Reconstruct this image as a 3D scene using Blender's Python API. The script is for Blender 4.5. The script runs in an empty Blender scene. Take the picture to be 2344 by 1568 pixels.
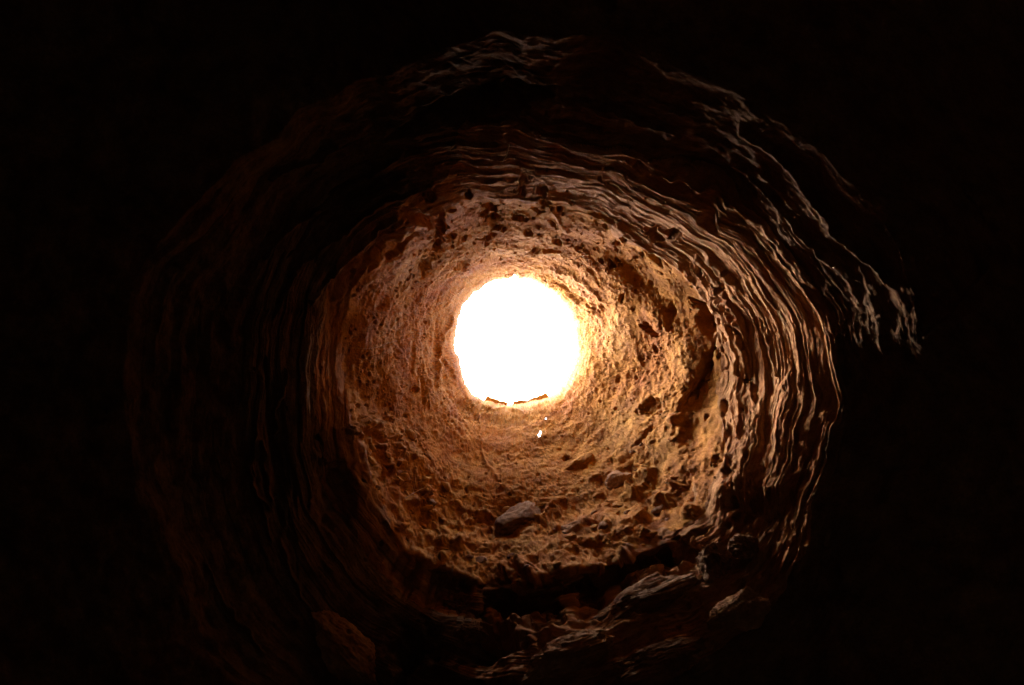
import bpy, math, time
import numpy as np
from mathutils import Vector, Matrix

T0 = time.time()
rng = np.random.default_rng(7)
f32 = np.float32
SC = bpy.context.scene
COL = SC.collection

# ------------------------------------------------------------------ camera, sky, sun, exposure
EYE = 1.6                                   # eye height above the cave floor
F = 1563.0                                  # focal length in photo units (picture 2344 units wide)
CX, CY = 1172.0, 784.0
HX, HY = 1180.0, 785.0                      # centre of the opening
cam_d = bpy.data.cameras.new('camera')
cam_d.sensor_width = 36.0
cam_d.lens = 36.0 * F / 2344.0
cam_d.clip_start = 0.05
cam_d.clip_end = 2000.0
cam = bpy.data.objects.new('camera', cam_d)
cam.location = (0, 0, EYE)
cam.rotation_euler = (math.pi, 0, 0)        # lying back, looking straight up the shaft
COL.objects.link(cam)
SC.camera = cam

SUN_TRAVEL = Vector((0.45, 0.0, -1.0)).normalized()
elev = math.asin(-SUN_TRAVEL.z)
azim = math.atan2(-SUN_TRAVEL.x, -SUN_TRAVEL.y)
w = bpy.data.worlds.new('World')
SC.world = w
w.use_nodes = True
nt = w.node_tree
bg = nt.nodes.get('Background') or nt.nodes.new('ShaderNodeBackground')
sky = nt.nodes.new('ShaderNodeTexSky')
sky.sky_type = 'NISHITA'
sky.sun_disc = False
sky.sun_elevation = elev
sky.sun_rotation = azim
sky.dust_density = 8.0
sky.air_density = 0.8
sky.ozone_density = 0.4
nt.links.new(sky.outputs[0], bg.inputs[0])
bg.inputs[1].default_value = 0.15

sd = bpy.data.lights.new('sun', 'SUN')
sd.energy = 0.5
sd.angle = math.radians(130)
sd.color = (1.0, 0.85, 0.56)
sun = bpy.data.objects.new('sun', sd)
sun.location = (-5, -3, 20)
sun.rotation_euler = SUN_TRAVEL.to_track_quat('-Z', 'Y').to_euler()
COL.objects.link(sun)

vs = SC.view_settings
SC.display_settings.display_device = 'sRGB'
vs.view_transform = 'Standard'
vs.look = 'None'
vs.gamma = 1.0
vs.use_curve_mapping = False
vs.exposure = 4.72
SC.cycles.use_denoising = True
SC.cycles.max_bounces = 8
SC.cycles.diffuse_bounces = 5
SC.cycles.use_adaptive_sampling = False
SC.cycles.sample_clamp_indirect = 6.0

# ------------------------------------------------------------------ numpy noise
_perm = np.random.default_rng(3).permutation(256).astype(np.int32)
_perm = np.concatenate([_perm, _perm])
_grad = np.random.default_rng(4).normal(size=(256, 3)).astype(f32)
_grad /= np.linalg.norm(_grad, axis=1, keepdims=True)

def perlin(x, y, z):
    x = np.asarray(x, f32); y = np.asarray(y, f32); z = np.asarray(z, f32)
    xf = np.floor(x); yf = np.floor(y); zf = np.floor(z)
    xi = xf.astype(np.int32) & 255; yi = yf.astype(np.int32) & 255; zi = zf.astype(np.int32) & 255
    x = x - xf; y = y - yf; z = z - zf
    u = x * x * x * (x * (x * 6 - 15) + 10)
    v = y * y * y * (y * (y * 6 - 15) + 10)
    ww = z * z * z * (z * (z * 6 - 15) + 10)
    def g(dx, dy, dz):
        h = _perm[_perm[_perm[(xi + dx) & 255] + ((yi + dy) & 255)] + ((zi + dz) & 255)]
        gr = _grad[h]
        return gr[..., 0] * (x - dx) + gr[..., 1] * (y - dy) + gr[..., 2] * (z - dz)
    a = g(0, 0, 0); a += u * (g(1, 0, 0) - a)
    b = g(0, 1, 0); b += u * (g(1, 1, 0) - b)
    a += v * (b - a)
    c = g(0, 0, 1); c += u * (g(1, 0, 1) - c)
    d = g(0, 1, 1); d += u * (g(1, 1, 1) - d)
    c += v * (d - c)
    return (a + ww * (c - a)) * 1.7

def fbm(x, y, z, octs=3, gain=0.5, ridged=False):
    s = 0; amp = 1.0; fr = 1.0; tot = 0
    for o in range(octs):
        n = perlin(x * fr + 13.7 * o, y * fr - 7.1 * o, z * fr + 3.3 * o)
        if ridged:
            n = 1 - 2 * np.abs(n)
        s = s + amp * n; tot += amp
        amp *= gain; fr *= 2.03
    return s / tot

def sstep(a, b, x):
    t = np.clip((x - a) / (b - a), 0, 1)
    return t * t * (3 - 2 * t)

def hash01(a, b=0):
    a = np.asarray(a).astype(np.int64); b = np.asarray(b).astype(np.int64)
    h = (a * 73856093) ^ (b * 19349663) ^ 0x5bd1e995
    h = (h ^ (h >> 13)) * 1274126177
    return ((h ^ (h >> 16)) & 0xffff).astype(f32) / 65535.0

# ------------------------------------------------------------------ materials
def rock_material(name, pale, mid, dark, scale=6.0, bump=0.6, fine=90.0, stretch=(1, 1, 1)):
    m = bpy.data.materials.new(name)
    m.use_nodes = True
    t = m.node_tree; N = t.nodes; L = t.links
    b = N['Principled BSDF']
    b.inputs['Roughness'].default_value = 0.95
    b.inputs['Specular IOR Level'].default_value = 0.12
    tc = N.new('ShaderNodeTexCoord')
    mp = N.new('ShaderNodeMapping'); mp.inputs['Scale'].default_value = stretch
    L.new(tc.outputs['Object'], mp.inputs['Vector'])
    n1 = N.new('ShaderNodeTexNoise'); n1.inputs['Scale'].default_value = scale
    n1.inputs['Detail'].default_value = 8; n1.inputs['Roughness'].default_value = 0.62
    L.new(mp.outputs[0], n1.inputs['Vector'])
    cr = N.new('ShaderNodeValToRGB')
    e = cr.color_ramp.elements
    e[0].position = 0.32; e[0].color = (*dark, 1)
    e[1].position = 0.68; e[1].color = (*pale, 1)
    k = e.new(0.5); k.color = (*mid, 1)
    L.new(n1.outputs['Fac'], cr.inputs['Fac'])
    # dark mineral grains and pale flecks
    n2 = N.new('ShaderNodeTexNoise'); n2.inputs['Scale'].default_value = fine * 0.5
    n2.inputs['Detail'].default_value = 4; n2.inputs['Roughness'].default_value = 0.7
    L.new(mp.outputs[0], n2.inputs['Vector'])
    mr = N.new('ShaderNodeMapRange')
    mr.inputs['From Min'].default_value = 0.3; mr.inputs['From Max'].default_value = 0.7
    mr.inputs['To Min'].default_value = 0.72; mr.inputs['To Max'].default_value = 1.2
    L.new(n2.outputs['Fac'], mr.inputs['Value'])
    mx = N.new('ShaderNodeMix'); mx.data_type = 'RGBA'; mx.blend_type = 'MULTIPLY'
    mx.inputs['Factor'].default_value = 1.0
    L.new(cr.outputs['Color'], mx.inputs[6]); L.new(mr.outputs['Result'], mx.inputs[7])
    n4 = N.new('ShaderNodeTexNoise'); n4.inputs['Scale'].default_value = 1.7
    n4.inputs['Detail'].default_value = 5; n4.inputs['Roughness'].default_value = 0.6
    L.new(mp.outputs[0], n4.inputs['Vector'])
    c4 = N.new('ShaderNodeValToRGB'); e4 = c4.color_ramp.elements
    e4[0].position = 0.34; e4[0].color = (0.84, 0.70, 0.60, 1)       # rusty patches
    e4[1].position = 0.66; e4[1].color = (0.9, 1.0, 1.15, 1)        # greyer, dustier patches
    k4 = e4.new(0.5); k4.color = (1, 1, 1, 1)
    L.new(n4.outputs['Fac'], c4.inputs['Fac'])
    mx2 = N.new('ShaderNodeMix'); mx2.data_type = 'RGBA'; mx2.blend_type = 'MULTIPLY'
    mx2.inputs['Factor'].default_value = 1.0
    L.new(mx.outputs[2], mx2.inputs[6]); L.new(c4.outputs['Color'], mx2.inputs[7])
    L.new(mx2.outputs[2], b.inputs['Base Color'])
    n3 = N.new('ShaderNodeTexNoise'); n3.inputs['Scale'].default_value = fine
    n3.inputs['Detail'].default_value = 5; n3.inputs['Roughness'].default_value = 0.65
    L.new(mp.outputs[0], n3.inputs['Vector'])
    bp = N.new('ShaderNodeBump'); bp.inputs['Strength'].default_value = bump
    bp.inputs['Distance'].default_value = 0.012
    L.new(n3.outputs['Fac'], bp.inputs['Height'])
    L.new(bp.outputs['Normal'], b.inputs['Normal'])
    return m

M_LIN = rock_material('pitted_ochre_conglomerate', (0.40, 0.176, 0.024), (0.32, 0.130, 0.018), (0.23, 0.082, 0.013))
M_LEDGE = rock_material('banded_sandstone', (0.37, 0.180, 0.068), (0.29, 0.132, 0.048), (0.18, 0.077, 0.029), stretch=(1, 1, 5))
M_OUTER = rock_material('rough_brown_sandstone', (0.19, 0.098, 0.042), (0.135, 0.066, 0.028), (0.08, 0.037, 0.017), stretch=(1, 1, 3))  # outer beds and lower wall coloured darker to deepen their shade
M_SHADE = rock_material('shade_darkened_rock', (0.20, 0.118, 0.060), (0.135, 0.078, 0.040), (0.075, 0.043, 0.023), stretch=(1, 1, 2))  # shade put into the rock colour, for the left and outer beds
M_STONE = rock_material('grey_brown_stone', (0.24, 0.118, 0.050), (0.18, 0.087, 0.038), (0.115, 0.055, 0.025), scale=9)
M_PALE = rock_material('pale_pinkish_stone', (0.38, 0.205, 0.095), (0.30, 0.155, 0.072), (0.21, 0.10, 0.045), scale=7)
M_GROUND = rock_material('sandy_ground', (0.46, 0.36, 0.24), (0.40, 0.30, 0.19), (0.32, 0.23, 0.14), scale=1.5, fine=30)
M_FLOOR = rock_material('dusty_cave_floor', (0.13, 0.10, 0.07), (0.10, 0.075, 0.05), (0.07, 0.05, 0.035), scale=3)
M_ROOT = rock_material('dry_pale_root', (0.55, 0.44, 0.28), (0.48, 0.36, 0.22), (0.38, 0.27, 0.15), scale=20)

# ------------------------------------------------------------------ mesh helpers
def mesh_from(name, V, Q, mat, parent=None, smooth=True):
    me = bpy.data.meshes.new(name)
    V = np.ascontiguousarray(V, f32); Q = np.ascontiguousarray(Q, np.int32)
    k = Q.shape[1]
    me.vertices.add(len(V)); me.vertices.foreach_set('co', V.ravel())
    me.loops.add(Q.size); me.loops.foreach_set('vertex_index', Q.ravel())
    me.polygons.add(len(Q))
    me.polygons.foreach_set('loop_start', np.arange(0, Q.size, k, dtype=np.int32))
    if smooth:
        me.polygons.foreach_set('use_smooth', np.ones(len(Q), bool))
    me.materials.append(mat)
    me.update(calc_edges=True)
    o = bpy.data.objects.new(name, me)
    COL.objects.link(o)
    if parent is not None:
        o.parent = parent
    return o

def submesh(name, V, Q, mask, mat, parent=None):
    q = Q[mask]
    ids, inv = np.unique(q, return_inverse=True)
    return mesh_from(name, V[ids], inv.reshape(q.shape), mat, parent)

def tag(o, label=None, cat=None, group=None, kind=None):
    if label: o['label'] = label
    if cat: o['category'] = cat
    if group: o['group'] = group
    if kind: o['kind'] = kind
    return o

# ------------------------------------------------------------------ the shaft: level outlines measured round the axis
NT = 1600
theta = np.linspace(0, 2 * np.pi, NT, endpoint=False)          # 0 right, 90 down in the picture

def outline(pairs, smooth=14):
    a = np.array(sorted(pairs), float)
    deg = np.degrees(theta)
    xs = np.concatenate([a[:, 0] - 360, a[:, 0], a[:, 0] + 360]); ys = np.tile(a[:, 1], 3)
    v = np.interp(deg, xs, ys)
    k = int(smooth / 360 * NT) | 1
    ker = np.hanning(k + 2)[1:-1]; ker /= ker.sum()
    return np.convolve(np.concatenate([v[-k:], v, v[:k]]), ker, 'same')[k:-k]

R0 = outline([(0, 143), (25, 145), (45, 149), (70, 147), (90, 146), (110, 152), (131, 158), (150, 146), (165, 141),
              (172, 147), (185, 148), (205, 150), (225, 155), (245, 158), (270, 154), (290, 150), (310, 149), (330, 145)], 9)
R1 = outline([(0, 470), (25, 517), (43, 570), (58, 556), (75, 548), (90, 550), (105, 560), (114, 552), (132, 470),
              (155, 420), (180, 396), (201, 392), (223, 357), (240, 338), (270, 332), (291, 332), (317, 357), (342, 436)])
R2 = outline([(0, 740), (16, 768), (45, 860), (60, 850), (90, 830), (120, 820), (150, 711), (170, 620), (180, 602), (200, 600),
              (225, 590), (239, 545), (264, 500), (292, 470), (327, 570), (346, 690)])
R3 = outline([(0, 930), (16, 980), (45, 1040), (90, 1060), (120, 1020), (150, 950), (186, 900), (208, 770), (225, 720), (250, 680), (270, 700),
              (297, 725), (321, 805), (337, 870), (351, 940)])
def n1(f, seed, octs=3):
    return fbm(np.cos(theta) * f + seed, np.sin(theta) * f, np.full(NT, seed * 1.7), octs, 0.6)
R0 = R0 - 7.0 + 7.0 * n1(2.2, 3) + 4.5 * n1(9, 5) + 1.8 * n1(30, 8)
R1 = R1 + 16 * n1(2.5, 11) + 6 * n1(8, 12)
R2 = R2 + 35 * n1(2.5, 21) + 6 * n1(8, 22)
R3 = R3 + 50 * n1(2.5, 31) + 8 * n1(9, 32)
R4 = outline([(0, 1520), (90, 1500), (180, 1500), (270, 1450)])
UK = np.array([0, .02, .05, .12, .25, .4, .6, .8, 1.0, 1.25, 1.5, 1.75, 2.0, 2.5, 3.0, 3.6, 4.0])
DK_STEEP = np.array([8.0, 7.74, 7.62, 7.4, 7.04, 6.64, 6.23, 5.9, 5.6, 5.2, 4.87, 4.6, 4.38, 4.23, 4.10, 3.65, 3.3])
DK_FLARE = np.array([8.0, 7.74, 7.62, 7.38, 7.02, 6.63, 6.2, 5.82, 5.48, 5.3, 5.16, 5.05, 4.95, 4.77, 4.53, 4.25, 4.0])
DK_FOOT = np.array([8.0, 7.7, 7.52, 7.27, 6.9, 6.49, 5.95, 5.43, 4.96, 4.63, 4.37, 4.17, 4.02, 3.92, 3.8, 3.7, 3.6])
uu = np.linspace(0, 4, 1201)
def smooth_depth(DK):
    dd = np.interp(uu, UK, DK)
    kk = np.hanning(13); kk /= kk.sum()
    ext = np.concatenate([dd[0] + (dd[0] - dd[1:7])[::-1], dd, dd[-1] + (dd[-1] - dd[-7:-1])[::-1]])
    return np.convolve(ext, kk, 'same')[6:-6]
DK_BROW = np.array([8.0, 7.74, 7.62, 7.4, 7.04, 6.64, 6.23, 5.9, 5.6, 5.2, 4.87, 4.6, 4.36, 3.9, 3.5, 3.02, 2.75])
D_BROW = smooth_depth(DK_BROW)
BROW = 0.85 * sstep(0.1, 0.95, np.cos(theta - math.radians(300)))
D_STEEP, D_FLARE, D_FOOT = smooth_depth(DK_STEEP), smooth_depth(DK_FLARE), smooth_depth(DK_FOOT)
UNDER = 0.32 * np.exp(-((uu - 1.2) / 0.13) ** 2) * (uu > 1.0) * (1 - np.exp(-((uu - 1.0) / 0.04) ** 2))   # undercut below the lining
FLARE = sstep(0.05, 0.75, np.cos(theta - math.radians(174)) + 0.18)   # the wall opens out on the left
FOOT = sstep(0.12, 0.92, np.cos(theta - math.radians(80))) * (1 - FLARE)
UNDER_AMT = sstep(0.72, 0.95, np.cos(theta - math.radians(86))) * np.clip(0.55 + 1.3 * n1(4, 41) + 0.6 * n1(16, 43), 0.0, 1.3)
def depth(u):                                                   # u is (rows, NT)
    return np.interp(u, uu, UNDER) * UNDER_AMT + (np.interp(u, uu, D_STEEP) * (1 - BROW) + np.interp(u, uu, D_BROW) * BROW) * (1 - FLARE - FOOT) + np.interp(u, uu, D_FLARE) * FLARE + np.interp(u, uu, D_FOOT) * FOOT
def rho_at(u):                                                  # u (rows, NT) -> outline radius in photo units
    k = np.clip(np.floor(u), 0, 3).astype(int); t = u - k
    tab = np.stack([R0, R1, R2, R3, R4])
    j = np.broadcast_to(np.arange(NT), u.shape)
    return tab[k, j] * (1 - t) + tab[k + 1, j] * t

rows = np.concatenate([np.linspace(0, 1, 250, endpoint=False), np.linspace(1, 2, 235, endpoint=False),
                       np.linspace(2, 3.1, 190, endpoint=False), np.linspace(3.1, 4, 100)])
NR = len(rows)
U = np.broadcast_to(rows[:, None], (NR, NT)).astype(f32)
TH = np.broadcast_to(theta[None, :], (NR, NT)).astype(f32)
CT, ST = np.cos(TH), np.sin(TH)

def to_xyz(u_r, u_d):
    rr = rho_at(u_r) * depth(u_r) / F
    d = depth(u_d)
    ax = (HX - CX) / F; ay = (HY - CY) / F
    return np.stack([ax * d + rr * CT, ay * d + rr * ST, d + EYE], -1).astype(f32)

_p = to_xyz(U, U)                                                # ragged, not ring-shaped, changes from one slope to the next
UN = U + (sstep(0.45, 0.8, U) * (1 - sstep(1.15, 1.6, U)) * (0.15 * perlin(_p[..., 0] * 1.4, _p[..., 1] * 1.4, _p[..., 2] * 1.1)
      + 0.045 * perlin(_p[..., 0] * 3.6, _p[..., 1] * 3.6, _p[..., 2] * 2.8))).astype(f32)
P0 = to_xyz(U, UN)
X0 = CX + P0[..., 0] * F / (P0[..., 2] - EYE)                   # where each point lies in the survey drawing
Y0 = CY + P0[..., 1] * F / (P0[..., 2] - EYE)
RHO0 = np.hypot(X0 - HX, Y0 - HY)

def grid_normals(P):
    du = np.gradient(P, axis=0)
    dt = np.roll(P, -1, 1) - np.roll(P, 1, 1)
    n = np.cross(dt, du)
    n /= np.linalg.norm(n, axis=-1, keepdims=True) + 1e-9
    return n
N0 = grid_normals(P0)
if np.mean(N0[..., 0] * CT + N0[..., 1] * ST) > 0:
    N0 = -N0                                                     # towards the inside of the shaft
Z = P0[..., 2]

# ---- strata: the wall steps outwards in beds below the pitted lining
QK_U = np.array([0.5, 1.0, 2.0, 3.0, 3.6, 4.0]); QK_Q = np.array([-3.0, 0.0, 9.0, 14.0, 16.0, 17.0])
Q0 = np.interp(U, QK_U, QK_Q).astype(f32)
W = 0.9 * perlin(CT * 1.3, ST * 1.3, U * 0.35 + 5) + 0.38 * perlin(CT * 3.1 + 9, ST * 3.1, U * 0.8) \
    + 0.08 * perlin(CT * 9 + 4, ST * 9, U * 2.0) + 0.03 * perlin(CT * 30, ST * 30, U * 5.0)
q = Q0 + W
K = np.floor(q); p = q - K
wid = 0.55 + 0.25 * hash01(K + 50, 3) + 0.15 * perlin(CT * 2.5, ST * 2.5, K * 3.7)
wid = np.clip(wid, 0.35, 0.9)
gd = sstep(0, 1, np.clip(p / wid, 0, 1)) * 0.85 + np.clip(p / wid, 0, 1) * 0.15
tt = np.clip((p - wid) / (1 - wid), 0, 1)
gr = np.where(p < wid, -0.16 * np.sin(np.clip(p / wid, 0, 1) * np.pi * 0.5) ** 3, -0.16 + 1.16 * (1 - (1 - tt) ** 1.8))
A = sstep(0.97, 1.06, U) * (1 - sstep(3.2, 3.7, U))
A = A * np.clip(0.45 + 0.9 * perlin(CT * 2.6 + 31, ST * 2.6, K * 5.3 + 0.4), 0.05, 0.95) * (0.10 + 0.2 * FLARE)
qr = q + A * (K + gr - q) - W
qd = q + A * (K + gd - q) - W
Ur = np.clip(np.interp(qr, QK_Q, QK_U), 0, 4)
Ud = np.clip(np.interp(qd, QK_Q, QK_U), 0, 4) + (UN - U)
lo = U < 0.93
Ur = np.where(lo, U, Ur); Ud = np.where(lo, UN, Ud)
P = to_xyz(Ur, Ud)

# ---- relief along the macro normal (positive = proud)
H = np.zeros((NR, NT), f32)
lin = 1 - sstep(0.85, 1.15, U)                                   # the pitted lining
str_ = sstep(0.88, 1.2, U) * (1 - sstep(1.9, 2.3, U))
out_ = sstep(1.7, 2.3, U)
rimf = sstep(0.0, 0.10, U)
px, py, pz = P0[..., 0], P0[..., 1], P0[..., 2]
H += (0.055 * lin * (0.35 + 0.65 * rimf) + 0.05 * (1 - lin)) * fbm(px * 1.6, py * 1.6, pz * 1.1, 2)
# lining: crusty grains, stretched a little round the shaft
g1 = fbm(px * 9, py * 9, pz * 7, 3, 0.6)
g2 = fbm(px * 20, py * 20, pz * 15, 4, 0.74)
ang = px * 0
H += lin * (0.018 * g1 + 0.012 * g2) * np.clip(1.0 + 0.9 * fbm(px * 2.4 + 77, py * 2.4, pz * 2.0, 2), 0.35, 1.7) * (0.45 + 0.55 * rimf)
# lower half of the lining is lumpy rubble set in matrix
down = np.clip(ST * 0.9 + 0.1, 0, 1) * sstep(0.35, 0.8, U) * lin
lump = fbm(px * 5.0 + 3, py * 5.0, pz * 4.2, 3, 0.55)
H += down * 0.045 * lump
g3 = fbm(px * 10 + 40, py * 10, pz * 8, 4, 0.68)
H += (down * 0.9 + 0.3 * lin * rimf) * 0.024 * g3
# strata: thin lamination and block joints
cl, sl = CT * 1.0, ST * 1.0
lam = fbm(cl * 2.2, sl * 2.2, q * 2.7, 3, 0.6)
dk = np.clip(0.012 + 0.045 * perlin(CT * 2.4 + 70, ST * 2.4, K * 4.1 + .7) + 0.022 * perlin(CT * 9 + 7, ST * 9, K * 3.3), 0.0, 0.06)
lipp = 0.76 + 0.2 * perlin(CT * 6 + 17, ST * 6, K * 2.9)
saw = np.where(p < lipp, p / lipp, 1 - sstep(0, 1, (p - lipp) / (1 - lipp))) - 0.5
H += sstep(1.0, 1.4, U + 0.25 * perlin(CT * 5, ST * 5, U * 3)) * (1 - sstep(2.2, 2.9, U)) * (1 - 0.35 * out_) * 0.7 * dk * saw * (1 - 0.5 * FOOT) * (1 - 0.75 * FLARE)
q3 = q * 3.1 + 0.5 * perlin(CT * 5 + 3, ST * 5, q)
p3 = q3 - np.floor(q3); k3 = np.floor(q3)
H += str_ * (1 - 0.7 * FLARE) * np.clip(0.004 + 0.020 * perlin(CT * 5 + 90, ST * 4, k3 * 5.1), 0, 0.02) * np.where(p3 < .8, p3 / .8, (1 - p3) / .2)
H += str_ * (1 - 0.5 * FLARE) * 0.010 * lam
H += FLARE * sstep(1.0, 1.3, U) * 0.05 * fbm(px * 1.8 + 5, py * 1.8, pz * 5, 3, 0.55)
rib = fbm(CT * 1.6 + 60, ST * 1.6, q * 1.9, 3, 0.55, True)
H += (str_ * (1 - 0.6 * FOOT) * (1 - 0.7 * FLARE) + 0.3 * out_) * 0.014 * np.clip(rib, -0.6, 1)
rib2 = fbm(CT * 5 + 20, ST * 5, q * 5.5, 2, 0.6, True)
H += (str_ + 0.5 * out_) * 0.004 * rib2
H += (str_ + 0.4 * out_) * 0.014 * fbm(px * 11, py * 11, pz * 16, 4, 0.68)
foot = FOOT * sstep(1.0, 1.1, U)
H += foot * (0.07 * fbm(px * 2.6 + 8, py * 2.6, pz * 3.4, 3, 0.55, True) + 0.016 * fbm(px * 9, py * 9, pz * 12, 3, 0.6))
nblk = 9 + np.floor(10 * hash01(K + 9, 11))
cellc = TH / (2 * np.pi) * nblk + hash01(K, 5) + 0.05 * perlin(CT * 20, ST * 20, p * 2) + 0.10 * (p - .5)
cell = np.floor(cellc) % nblk; fc = cellc - np.floor(cellc)
hb = hash01(cell + 100, K + 7)
hn = hash01((cell + 1) % nblk + 100, K + 7)
ww_ = sstep(0.93, 1.0, fc)
H += (str_ + 0.6 * out_ * (1 - sstep(2.8, 3.2, U))) * 0.028 * ((hb * (1 - ww_) + hn * ww_) - 0.5)
# outer beds: shaggy, crumbling surface
H += out_ * (0.026 * fbm(px * 5, py * 5, pz * 8, 3, 0.6) + 0.010 * fbm(px * 17, py * 17, pz * 20, 3, 0.7))

def window(x, y, R):
    th = math.atan2(y - HY, x - HX) % (2 * math.pi); ro = math.hypot(x - HX, y - HY)
    j = int(th / (2 * math.pi) * NT)
    c = RHO0[:, j % NT]
    i0 = int(np.searchsorted(c, ro - R)); i1 = int(np.searchsorted(c, ro + R)) + 1
    dj = int(min(NT // 2 - 1, R / max(ro - R * 0.5, 30) / (2 * math.pi) * NT + 2))
    js = np.arange(j - dj, j + dj + 1) % NT
    return slice(max(i0, 0), min(i1, NR)), js

def dent(x, y, a, b, rot, dep, soft=0.5, wob=0.25, lip=0.0, power=1.0):
    """an oval hollow (dep > 0) or lump (dep < 0): centre, half axes in photo units, rotation in degrees"""
    R = max(a, b) * 1.5
    si, js = window(x, y, R)
    if si.stop <= si.start: return
    X = X0[si][:, js] - x; Y = Y0[si][:, js] - y
    r = math.radians(rot); c, s = math.cos(r), math.sin(r)
    xx = (X * c + Y * s) / a; yy = (-X * s + Y * c) / b
    e = np.hypot(xx, yy)
    if wob:
        e = e * (1 + wob * perlin(xx * 1.4 + x, yy * 1.4 + y, np.full_like(e, .3)) + 0.4 * wob * perlin(xx * 4 + y, yy * 4 + x, np.full_like(e, .7)))
    m = (1 - sstep(1 - soft, 1.0, e)) ** power
    h = -dep * m
    if lip:
        h = h + lip * np.exp(-((e - 1.08) / 0.13) ** 2)
    ii = np.arange(si.start, si.stop)
    H[np.ix_(ii, js)] += h

def ridge(pts, width, amp, wob=6.0):
    width *= 0.6; amp *= 0.5
    """a raised (amp > 0) or cut (amp < 0) line along a polyline in photo units"""
    for (x1, y1), (x2, y2) in zip(pts[:-1], pts[1:]):
        L = math.hypot(x2 - x1, y2 - y1)
        si, js = window((x1 + x2) / 2, (y1 + y2) / 2, L / 2 + width * 3)
        if si.stop <= si.start: continue
        ii = np.arange(si.start, si.stop)
        X = X0[si][:, js]; Y = Y0[si][:, js]
        X = X + wob * perlin(X / 25, Y / 25, np.full_like(X, .2)); Y = Y + wob * perlin(X / 25, Y / 25, np.full_like(X, 5.2))
        t = np.clip(((X - x1) * (x2 - x1) + (Y - y1) * (y2 - y1)) / L ** 2, 0, 1)
        dd_ = np.hypot(X - x1 - t * (x2 - x1), Y - y1 - t * (y2 - y1))
        val = np.exp(-(dd_ / width) ** 2) * amp
        cur = RID[np.ix_(ii, js)]
        RID[np.ix_(ii, js)] = np.where(np.abs(val) > np.abs(cur), val, cur)

RID = np.zeros_like(H)
# scattered pits of the lining
def scatter_pits(n, ulo, uhi, amin, amax, dep, keep=None):
    for _ in range(n):
        th = rng.uniform(0, 2 * math.pi); u = rng.uniform(ulo, uhi)
        j = int(th / (2 * math.pi) * NT) % NT; i = int(np.searchsorted(rows, u))
        x, y = float(X0[i, j]), float(Y0[i, j])
        if keep is not None and not keep(x, y, th, u): continue
        a = amin + (amax - amin) * rng.random() ** 2.5
        asp = rng.uniform(0.5, 0.85)
        dent(x, y, a, a * asp, math.degrees(th) + 90 + rng.normal(0, 18), dep * (a / amax) ** 0.7, soft=0.55, lip=dep * 0.10, wob=0.4)
scatter_pits(500, 0.20, 1.0, 2, 5, 0.02)
scatter_pits(50, 0.30, 1.0, 4, 12, 0.04)
scatter_pits(200, 0.55, 1.0, 3, 13, 0.055, keep=lambda x, y, t, u: y < 620 and 930 < x < 1480)
scatter_pits(300, 0.45, 1.0, 2.5, 7, 0.03, keep=lambda x, y, t, u: 780 < x < 1150 and y > 600)
scatter_pits(120, 1.0, 2.0, 3, 9, 0.03)
# lumps proud of the lower lining
for _ in range(150):
    th = math.radians(rng.uniform(25, 155)); u = rng.uniform(0.6, 1.0)
    j = int(th / (2 * math.pi) * NT) % NT; i = int(np.searchsorted(rows, u))
    a = 4 + 26 * rng.random() ** 2.5
    dent(float(X0[i, j]), float(Y0[i, j]), a, a * rng.uniform(.45, .9), rng.uniform(-40, 40), -0.002 * a, soft=0.9, wob=0.5)

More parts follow.
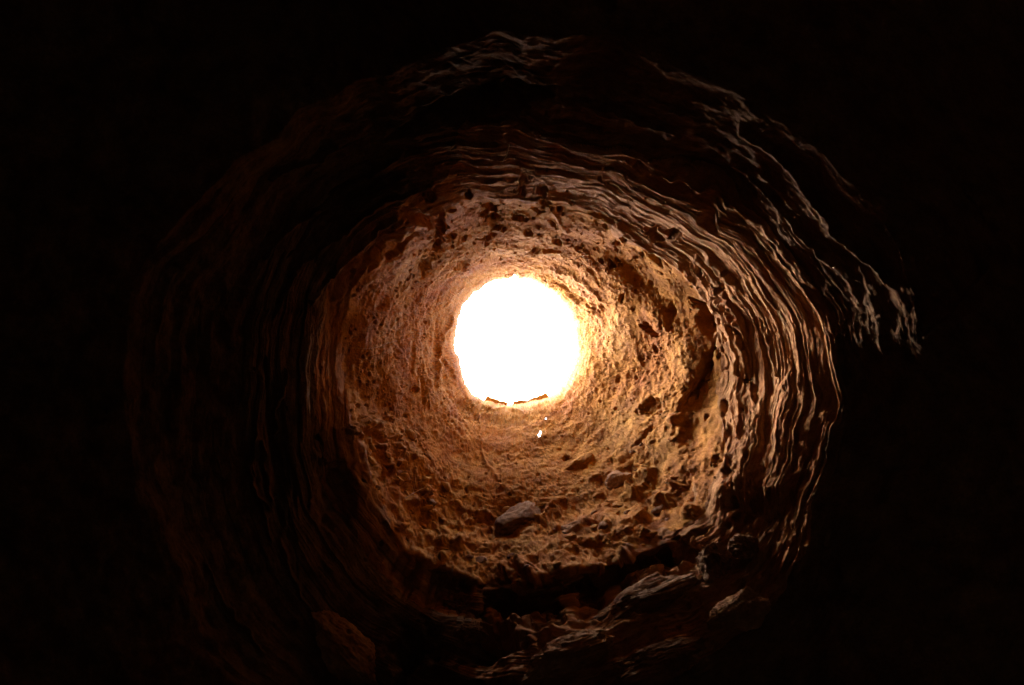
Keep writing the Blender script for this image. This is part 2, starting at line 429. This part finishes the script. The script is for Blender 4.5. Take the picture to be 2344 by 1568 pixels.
# ---- the hollows and ribs one can point at
for a in [
    # by the opening
    (1318, 678, 58, 11, 33, .06, .45), (1362, 706, 14, 9, 20, .05, .5), (1238, 572, 33, 11, 4, .07, .5), (1178, 629, 17, 8, 5, .05, .5),
    (1022, 868, 24, 42, -12, .07, .8), (1062, 932, 34, 24, 40, .07, .8), (964, 880, 10, 46, -8, .06, .7), (1000, 780, 16, 75, 6, .04, .9),
    (940, 800, 10, 80, 3, .03, .9), (1118, 935, 18, 9, 10, .05, .6),
    # right side of the lining
    (1530, 725, 15, 40, 4, .10, .6), (1478, 748, 15, 10, 30, .10, .5), (1490, 762, 16, 9, 30, .07, .5), (1492, 928, 26, 20, -30, .06, .4),
    (1622, 742, 24, 50, -18, .16, .5), (1612, 838, 14, 62, 24, .15, .5), (1594, 888, 11, 30, 30, .12, .5), (1606, 700, 26, 14, 40, .12, .5),
    (1500, 800, 12, 10, 0, .05, .6), (1480, 1000, 10, 30, 35, .06, .7), (1440, 1100, 26, 8, 60, .05, .6),
    (1450, 640, 26, 60, -35, .035, .9), (1412, 560, 12, 9, 20, .08, .5), (1350, 620, 30, 10, 40, .03, .8),
    # top of the lining
    (1005, 517, 24, 20, 10, .12, .5), (1003, 560, 12, 18, 10, .09, .5), (960, 500, 60, 22, 14, .14, .5), (1186, 497, 18, 11, 5, .09, .5),
    (1128, 480, 15, 9, -5, .08, .5), (1132, 500, 15, 9, -8, .08, .5), (1115, 545, 18, 7, -15, .06, .5), (1228, 477, 17, 8, 8, .08, .5),
    (1060, 600, 16, 22, 40, .05, .6), (970, 610, 20, 30, 30, .06, .7),
    # notches and cells in the ledges
    (985, 446, 13, 16, 20, .10, .4), (1071, 447, 11, 12, 10, .09, .4), (1193, 436, 13, 13, 45, .09, .4), (1240, 440, 16, 10, 10, .08, .4),
    (1246, 462, 18, 8, 20, .08, .4), (1200, 410, 16, 14, 50, .07, .5), (1500, 535, 26, 11, 22, .11, .35), (1545, 535, 22, 12, 15, .11, .35),
    (1380, 500, 44, 9, 24, .09, .5), (1500, 590, 40, 12, 38, .10, .5), (1570, 600, 10, 24, -35, .08, .5), (1604, 618, 9, 20, -40, .09, .5),
    (1622, 640, 8, 18, -30, .09, .5), (1592, 640, 8, 18, -30, .08, .5), (1650, 660, 14, 9, 20, .09, .4), (1648, 682, 15, 9, 10, .10, .4),
    (1660, 706, 9, 14, -20, .09, .4), (1680, 730, 8, 26, -20, .10, .4), (1714, 870, 8, 10, 0, .10, .4), (1700, 770, 7, 30, -18, .07, .5),
    (1660, 930, 10, 22, 8, .09, .5), (1668, 990, 9, 20, 8, .09, .5), (1640, 1055, 12, 12, 0, .10, .5), (1672, 1085, 16, 12, 20, .10, .5),
    (1700, 1180, 24, 46, 8, .16, .4), (1740, 1150, 20, 60, 8, .14, .4), (1680, 1150, 18, 50, 14, .12, .5),
    # left of the lining: the wall falls away into shade
    (870, 560, 34, 90, 50, .14, .8), (790, 640, 26, 90, 35, .10, .8), (850, 1010, 30, 60, -10, .05, .9), (770, 1120, 70, 90, 0, .18, .9),
    # undercut below the lining
    (1430, 1310, 170, 30, -20, .25, .5), (1190, 1390, 80, 40, 0, .32, .5), (1130, 1470, 110, 50, -15, .28, .6), (930, 1500, 50, 70, 15, .28, .6),
    (1158, 1330, 8, 20, -10, .10, .5), (1560, 1270, 60, 40, -30, .2, .6),
    # great shaded hollow above the top ledges and left of them
    (1080, 235, 170, 46, -8, .22, .7), (830, 440, 130, 30, -30, .18, .7), (1640, 420, 130, 60, 38, .2, .7), (640, 1060, 40, 170, -6, .16, .8),
]:
    dent(a[0], a[1], a[2], a[3], a[4], a[5] * (0.85 if 1575 < a[0] < 1630 and 680 < a[1] < 900 else 0.5 if a[0] > 1370 and a[1] < 1250 and a[5] >= .08 else 0.75), min(a[6] + 0.2, 0.95), 0.65)
for pts, wd, am in [
    ([(1262, 618), (1300, 628), (1335, 645), (1362, 668), (1392, 692)], 7, .045),
    ([(1096, 900), (1098, 945), (1100, 1000), (1110, 1045), (1128, 1085), (1147, 1112)], 5, .022),
    ([(1250, 458), (1275, 492), (1300, 530)], 5, .03),
    ([(1033, 730), (1015, 780), (1000, 830), (998, 880)], 7, .045),
    ([(985, 870), (975, 905), (968, 930)], 6, .03),
    ([(1095, 952), (1130, 938), (1160, 928), (1200, 942)], 5, .03),
    ([(1690, 735), (1700, 790), (1716, 860), (1730, 920)], 7, .05),
    ([(1672, 740), (1684, 800), (1694, 880), (1698, 950), (1694, 1010)], 6, .04),
    ([(1410, 515), (1480, 560), (1560, 610), (1610, 665), (1640, 715)], 8, .05),
    ([(1620, 590), (1670, 640), (1720, 700), (1760, 790), (1780, 860)], 8, .05),
    ([(905, 470), (935, 488), (975, 492), (1015, 488)], 5, .04),
    ([(920, 500), (860, 550), (800, 600)], 6, .06), ([(1010, 480), (960, 505)], 6, .03),
    ([(780, 610), (740, 660), (715, 690)], 6, .05),
    ([(1140, 200), (1250, 212), (1350, 235), (1450, 268), (1560, 308)], 6, .06),
    ([(1670, 372), (1730, 425), (1800, 490), (1860, 555), (1910, 605)], 8, .06),
    ([(1700, 300), (1780, 350), (1850, 430), (1900, 500), (1950, 570), (2050, 650)], 14, .08),
    ([(575, 1060), (580, 1110), (600, 1160), (622, 1235)], 6, .07),
    ([(640, 1240), (690, 1370), (760, 1450)], 7, .06), ([(470, 1290), (520, 1390), (600, 1500)], 7, .06),
    
    ([(988, 419), (912, 451), (880, 457), (826, 492), (794, 524), (744, 562), (699, 594), (664, 629)], 8, .13),
    ([(902, 492), (874, 518), (852, 540), (813, 575), (775, 603), (756, 629)], 8, .13),
    ([(921, 346), (836, 400), (807, 416), (769, 448), (721, 483), (677, 514), (636, 552), (604, 587)], 8, .13),
    ([(769, 333), (728, 365), (658, 381), (620, 406)], 7, .11),
    ([(678, 624), (650, 670), (625, 725)], 7, .11), ([(654, 849), (641, 893), (631, 954), (637, 1010)], 7, .11),
    ([(601, 1014), (607, 1074), (620, 1146)], 7, .11), ([(583, 974), (573, 1046), (567, 1078), (577, 1115), (613, 1167)], 7, .12),
    ([(2118, 765), (2180, 715), (2230, 650), (2262, 615)], 5, .05), ([(2195, 160), (2225, 195)], 4, .04), ([(2255, 262), (2300, 310), (2340, 350)], 4, .05),
    ([(2190, 400), (2240, 470), (2290, 550)], 5, .05),
    ([(1095, 420), (1160, 415), (1220, 408)], 4, .03), ([(1190, 370), (1200, 400), (1190, 430)], 5, .03),
]:
    ridge(pts, wd, am)
H += RID
P = P + H[..., None] * N0
P = P.astype(f32)

# ------------------------------------------------------------------ build the wall: lining, every bed, and the lower wall
V = P.reshape(-1, 3)
ii, jj = np.meshgrid(np.arange(NR - 1), np.arange(NT), indexing='ij')
j2 = (jj + 1) % NT
QF = np.stack([ii * NT + jj, ii * NT + j2, (ii + 1) * NT + j2, (ii + 1) * NT + jj], -1).reshape(-1, 4)
QF = QF[:, ::-1]
# (winding checked below so that faces look inwards)
a0, a1, a3 = V[QF[:50, 0]], V[QF[:50, 1]], V[QF[:50, 3]]
nn = np.cross(a1 - a0, a3 - a0).mean(0)
Uf = U[:-1].reshape(-1)
qm = (K[:-1]).reshape(-1)
Ub = (U + sstep(0.5, 0.8, U) * 0.16 * fbm(px * 2.6 + 50, py * 2.6, pz * 2.6, 3))[:-1].reshape(-1)
bed = np.where(Ub < 1.0, -99, np.clip(qm, 0, 15)).astype(int)

wall = bpy.data.objects.new('cave_wall', None)
COL.objects.link(wall)
tag(wall, kind='structure')
GAPS = [(1249, 956.6, 1.6, 2.0), (1237, 990, 2.4, 3.4), (1234.5, 997, 2.6, 3.2)]
def in_gap(v, grow=1.0):
    x = CX + v[:, 0] * F / (v[:, 2] - EYE); y = CY + v[:, 1] * F / (v[:, 2] - EYE)
    m = np.zeros(len(v), bool)
    for gx_, gy_, ga, gb in GAPS:
        m |= ((x - gx_) / (ga * grow)) ** 2 + ((y - gy_) / (gb * grow)) ** 2 < 1
    return m
cent = V[QF].mean(1)
lining = submesh('pitted_lining', V, QF, (bed == -99) & ~in_gap(cent), M_LIN, wall)
for gx_, gy_, ga, gb in GAPS:                                    # narrow chinks running up to the open ground
    a_ = np.linspace(0, 2 * np.pi, 12, endpoint=False)
    ring = []
    for d_ in (7.25, 7.7, 8.25):
        ring.append(np.stack([(gx_ + 1.25 * ga * np.cos(a_) - CX) / F * d_, (gy_ + 1.25 * gb * np.sin(a_) - CY) / F * d_, np.full(12, d_ + EYE)], -1))
    ring = np.concatenate(ring)
    qs = [[r_ * 12 + k_, r_ * 12 + (k_ + 1) % 12, (r_ + 1) * 12 + (k_ + 1) % 12, (r_ + 1) * 12 + k_] for r_ in range(2) for k_ in range(12)]
    mesh_from('chink', ring, np.array(qs), M_LIN, lining)
SHADE = np.clip(FLARE[None, :] * sstep(1.02, 1.5, U) + sstep(1.7, 2.2, U) * (1 - BROW[None, :]), 0, 1)
ws = (SHADE + 0.35 * fbm(px * 2.2, py * 2.2, pz * 2.2, 3) > 0.55)[:-1].reshape(-1)      # beds coloured darker where the wall lies in shade
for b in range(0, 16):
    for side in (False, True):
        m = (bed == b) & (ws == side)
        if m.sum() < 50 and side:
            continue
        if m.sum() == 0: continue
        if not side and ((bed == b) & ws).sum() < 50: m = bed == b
        submesh('ledge', V, QF, m, M_SHADE if side else (M_LEDGE if b < 9 else M_OUTER), wall)

# lower wall down to the floor
nl = 26
last = P[-1]
c4 = np.array([last[:, 0].mean(), last[:, 1].mean()])
top = last[::4].copy(); top[:, :2] *= 1.03; top[:, 2] += 0.15
LW = [top]
for i in range(1, nl + 1):
    t = i / nl
    base = top.copy()
    s = 1 + 0.3 * math.sin(t * math.pi * 0.55)
    base[:, :2] = base[:, :2] * s
    base[:, 2] = top[:, 2] * (1 - t) + (-0.05) * t
    n = fbm(base[:, 0] * 1.5, base[:, 1] * 1.5, base[:, 2] * 3, 3)
    base[:, :2] *= (1 + 0.05 * n * min(1, t * 4))[:, None]
    LW.append(base)
LW = np.array(LW); n4 = LW.shape[1]
i_, j_ = np.meshgrid(np.arange(nl), np.arange(n4), indexing='ij')
QL = np.stack([i_ * n4 + j_, (i_ + 1) * n4 + j_, (i_ + 1) * n4 + (j_ + 1) % n4, i_ * n4 + (j_ + 1) % n4], -1).reshape(-1, 4)
mesh_from('lower_wall', LW.reshape(-1, 3), QL, M_OUTER, wall)

# cave floor
nx = 90
gx = np.linspace(-8, 8, nx)
GX, GY = np.meshgrid(gx, gx, indexing='ij')
GZ = 0.05 * fbm(GX * 1.3, GY * 1.3, GX * 0 + 2, 3)
i_, j_ = np.meshgrid(np.arange(nx - 1), np.arange(nx - 1), indexing='ij')
QG = np.stack([i_ * nx + j_, (i_ + 1) * nx + j_, (i_ + 1) * nx + j_ + 1, i_ * nx + j_ + 1], -1).reshape(-1, 4)
tag(mesh_from('cave_floor', np.stack([GX, GY, GZ], -1).reshape(-1, 3), QG, M_FLOOR), kind='structure')

# ground above, from the rim of the opening outwards
rim = P[0]
rc = rim[:, :2].mean(0)
steps = [0, .02, .06, .12, .2, .23, .26, .28, .30, .32, .34, .36, .38, .41, .45, .7, 1, 1.5, 2.5, 4, 7, 12, 25, 60, 200, 600]
GR = []
for k, s in enumerate(steps):
    v = rim[::2].copy()
    dirv = v[:, :2] - rc; dirv /= np.linalg.norm(dirv, axis=1, keepdims=True)
    v[:, :2] += dirv * s
    lift = 0.10 * (1 - math.exp(-s / 0.08)) + (0.06 * fbm(v[:, 0] * .8, v[:, 1] * .8, v[:, 0] * 0, 3) if s < 100 else 0) * min(1, s * 3)
    v[:, 2] += lift
    if s > 5:
        v[:, 2] = 8 + EYE + 0.1
    GR.append(v)
GR = np.array(GR); ng = GR.shape[1]
i_, j_ = np.meshgrid(np.arange(len(steps) - 1), np.arange(ng), indexing='ij')
QG = np.stack([i_ * ng + j_, (i_ + 1) * ng + j_, (i_ + 1) * ng + (j_ + 1) % ng, i_ * ng + (j_ + 1) % ng], -1).reshape(-1, 4)
GV = GR.reshape(-1, 3)
tag(submesh('ground', GV, QG, ~in_gap(GV[QG].mean(1), 2.0), M_GROUND), kind='structure')

# ------------------------------------------------------------------ stones and boulders
def surf(x, y):
    th = math.atan2(y - HY, x - HX) % (2 * math.pi)
    j = int(round(th / (2 * math.pi) * NT)) % NT
    Xp = CX + P[:, j, 0] * F / (P[:, j, 2] - EYE); Yp = CY + P[:, j, 1] * F / (P[:, j, 2] - EYE)
    i = int(np.argmin(np.hypot(Xp - x, Yp - y)))
    return Vector(P[i, j].tolist()), Vector(N0[i, j].tolist()).normalized(), i, j

_ico = {}
def ico(sub):
    if sub not in _ico:
        import bmesh
        bm = bmesh.new(); bmesh.ops.create_icosphere(bm, subdivisions=sub, radius=1)
        bm.verts.ensure_lookup_table()
        v = np.array([x.co[:] for x in bm.verts], f32); f = np.array([[y.index for y in x.verts] for x in bm.faces], np.int32)
        bm.free(); _ico[sub] = (v, f)
    return _ico[sub]

def rock(name, x, y, wpx, hpx, rot, mat, thick=0.6, embed=0.45, sub=5, seed=0, angular=0.5, layers=0.0, rough=1.0, parent=None, face=0.1):
    """a stone lying in the wall; width and height in photo units, rot in degrees in the picture"""
    s, n, i, j = surf(x, y)
    d = s.z - EYE
    wm, hm = wpx * d / F / 2, hpx * d / F / 2
    v, f = ico(sub)
    v = v.copy()
    # squarish faceted body
    r = np.random.default_rng(seed)
    if angular > 0:
        for _ in range(9):
            c = r.normal(size=3); c /= np.linalg.norm(c)
            lim = 1 - angular * r.uniform(0.22, 0.5)
            dp = v @ c.astype(f32)
            v -= np.maximum(dp - lim, 0)[:, None] * c.astype(f32) * 0.93
    o = seed * 3.17
    nrm = v / (np.linalg.norm(v, axis=1, keepdims=True) + 1e-6)
    dsp = 0.2 * fbm(v[:, 0] * 1.3 + o, v[:, 1] * 1.3, v[:, 2] * 1.3, 2) + 0.07 * rough * fbm(v[:, 0] * 5 + o, v[:, 1] * 5, v[:, 2] * 5, 3, .6)
    if layers:
        qq = v[:, 1] * 5 + v[:, 2] * 1.5 + 0.8 * perlin(v[:, 0] * 1.0 + o, v[:, 1] * 1.0, v[:, 2]) + 0.25 * perlin(v[:, 0] * 4 + o, v[:, 1] * 4, v[:, 2] * 4)
        fr = qq - np.floor(qq)
        dsp += layers * ((1 - fr) ** 0.6 - 0.5) * (0.6 + 0.8 * hash01(np.floor(qq) + 20, seed))
    v = v + nrm * dsp[:, None]
    v = v * np.array([wm, hm, min(wm, hm) * thick * 2 if thick < 1 else min(wm, hm) * thick], f32)
    R = math.radians(rot)
    ex = Vector((math.cos(R), math.sin(R), 0))
    # lean the picture-plane axes towards the wall plane
    view = s - Vector((0, 0, EYE)); view.normalize()
    nz = (n * (1 - face) - view * face).normalized()
    ex = (ex - nz * ex.dot(nz)).normalized()
    ey = nz.cross(ex)
    M = np.array([[ex.x, ey.x, nz.x], [ex.y, ey.y, nz.y], [ex.z, ey.z, nz.z]], f32)
    v = v @ M.T
    ob = mesh_from(name, v, f, mat, parent)
    tk = min(wm, hm) * thick * (2 if thick < 1 else 1)
    ob.location = s + nz * (tk * (0.5 - embed))
    return ob

EMB = 'stones set in the lower lining'
for k, (x, y, wd, ht, rot, mat, th, em, lab) in enumerate([
    (1185, 1192, 112, 125, -12, M_STONE, .2, .5, 'large dark grey stone jutting from the lower lining with a pale top edge'),
    (1322, 1062, 84, 52, -32, M_LIN, .22, .45, 'smooth oval ochre stone half sunk in the lining below the opening'),
    (1418, 1100, 74, 66, -40, M_PALE, .25, .5, 'pale pinkish stone patch at the right of the oval stone'),
    (1312, 1210, 96, 56, -22, M_PALE, .3, .5, 'wedge shaped pinkish stone just right of the large dark stone'),
    (1262, 1150, 80, 30, -14, M_LIN, .3, .5, 'long low ochre stone above and right of the large dark stone'),
]):
    tag(rock('stone', x, y, wd, ht, rot, mat, th, em, seed=20 + k, angular=1.0, rough=2.2), lab, 'stone', EMB)

for k, (x, y, wd, ht, rot, mat, th, em, ly, lab) in enumerate([
    (1470, 1390, 340, 110, -20, M_STONE, .4, .3, .08, 'long layered brown boulder with fine slanting beds below the black gap'),
    (1300, 1505, 230, 90, -20, M_PALE, .4, .25, .06, 'pale curved boulder at the bottom edge with an arched top'),
    (1640, 1300, 90, 120, 20, M_STONE, .6, .4, .05, 'triangular rock block at the right end of the black gap'),
    (1715, 1255, 80, 70, 10, M_STONE, .6, .4, .04, 'small brown block under the right hand ledges'),
    (1690, 1400, 150, 90, -25, M_PALE, .5, .5, .05, 'rough pinkish block right of the layered boulder'),
    (1520, 1520, 300, 90, -18, M_STONE, .4, .4, .06, 'dark bedded boulder at the bottom right of the pale curved one'),
    (790, 1490, 230, 100, 42, M_PALE, .45, .4, .05, 'slanting pinkish boulder at the lower left beside the black hollow'),
    (1050, 1395, 110, 70, -20, M_STONE, .5, .4, .04, 'dim rubbly boulder hanging under the lower lip of the lining'),
    (1075, 1450, 90, 50, 10, M_STONE, .5, .4, .04, 'small rounded dim boulder under the rubbly one'),
]):
    tag(rock('boulder', x, y, wd, ht, rot, mat, th, em, sub=6, seed=60 + k, angular=.8, layers=ly * 0.6, rough=2.4, face=0.25), lab, 'boulder', 'boulders under the lining')


# small stones set in the lining, parts of it
for k in range(120):
    th = math.radians(rng.uniform(30, 150)) if k < 100 else rng.uniform(0, 6.28)
    u = rng.uniform(0.5, 0.98)
    j = int(th / (2 * math.pi) * NT) % NT; i = int(np.searchsorted(rows, u))
    a = (9 + 34 * rng.random() ** 2) * (1 if k < 100 else 0.7)
    rock('stone', float(X0[i, j]), float(Y0[i, j]), a, a * rng.uniform(.5, .85), rng.uniform(-50, 50), M_LIN if k % 4 else M_STONE, .3, .55,
         sub=3, seed=200 + k, angular=1.0, rough=1.6, parent=lining)

# flat stones round the mouth, resting on the ground at the edge
def slab(name, deg0, deg1, inner, outer, z0, th, mat, seed):
    n = 48
    a_ = np.radians(np.linspace(deg0, deg1, n)); r = np.random.default_rng(seed)
    v = []
    for rr, zz in ((inner, z0), (outer, z0), (outer, z0 + th), (inner * 1.02, z0 + th)):
        jit = 1 + 0.012 * np.convolve(r.normal(size=n + 8), np.ones(9) / 3, 'valid')
        v.append(np.stack([rc[0] + rr * jit * np.cos(a_), rc[1] + rr * jit * np.sin(a_), np.full(n, zz) + 0.004 * np.convolve(r.normal(size=n + 8), np.ones(9) / 3, 'valid')], -1))
    v = np.concatenate(v); qs = []
    for k in range(n - 1):
        for m in range(4):
            b_ = (m + 1) % 4
            qs.append([m * n + k, m * n + k + 1, b_ * n + k + 1, b_ * n + k])
    qs += [[0, n, 2 * n, 3 * n], [n - 1, 4 * n - 1, 3 * n - 1, 2 * n - 1]]
    return mesh_from(name, v, np.array(qs), mat, smooth=False)
g = 'flat stones round the mouth of the shaft'
zt = 8.0 + EYE + 0.10
tag(slab('rim_stone', 58, 92, .695, .98, zt + .01, .07, M_LIN, 1), 'longer thin brown stone at the lower edge of the bright opening', 'stone', g)
tag(slab('rim_stone', 97, 118, .71, 1.0, zt + .01, .06, M_LIN, 2), 'shorter thin brown stone at the lower left edge of the bright opening', 'stone', g)

# dry roots
def root(pts, rad, lab, off=0.012):
    c = bpy.data.curves.new('root', 'CURVE'); c.dimensions = '3D'
    c.bevel_depth = rad; c.bevel_resolution = 2; c.use_fill_caps = True
    sp = c.splines.new('BEZIER'); sp.bezier_points.add(len(pts) - 1)
    for b_, (x, y, lift) in zip(sp.bezier_points, pts):
        p_, n_, _, _ = surf(x, y)
        b_.co = p_ + n_ * (off * lift)
        b_.handle_left_type = b_.handle_right_type = 'AUTO'
    for k, b_ in enumerate(sp.bezier_points):
        b_.radius = 1.0 - 0.7 * k / (len(pts) - 1)
    tmp = bpy.data.objects.new('tmp', c)
    me = bpy.data.meshes.new_from_object(tmp)
    bpy.data.objects.remove(tmp)
    me.name = 'root'; me.materials.clear(); me.materials.append(M_ROOT)
    o = bpy.data.objects.new('root', me); COL.objects.link(o)
    tag(o, lab, 'root', 'dry roots on the rock')
root([(1346, 592, 0), (1340, 582, 3), (1343, 572, 5)], .006, 'short pale curved root tip above and right of the opening')
root([(805, 797, 0), (840, 795, 2), (888, 784, 1), (960, 770, 0)], .002, 'long hair-thin root running level across the left lining')
root([(1908, 608, 0), (1918, 602, 4), (1928, 596, 6)], .006, 'short stub of twig on the upper right outer ledge')
root([(925, 1140, 0), (955, 1125, 3), (985, 1112, 1)], .004, 'thin slanting root on the lower left lining')
root([(1165, 330, 0), (1158, 338, 4), (1150, 345, 7)], .006, 'pale twig end poking out above the top ledges')

print('scene built in %.1f s, faces %d' % (time.time() - T0, len(QF)))
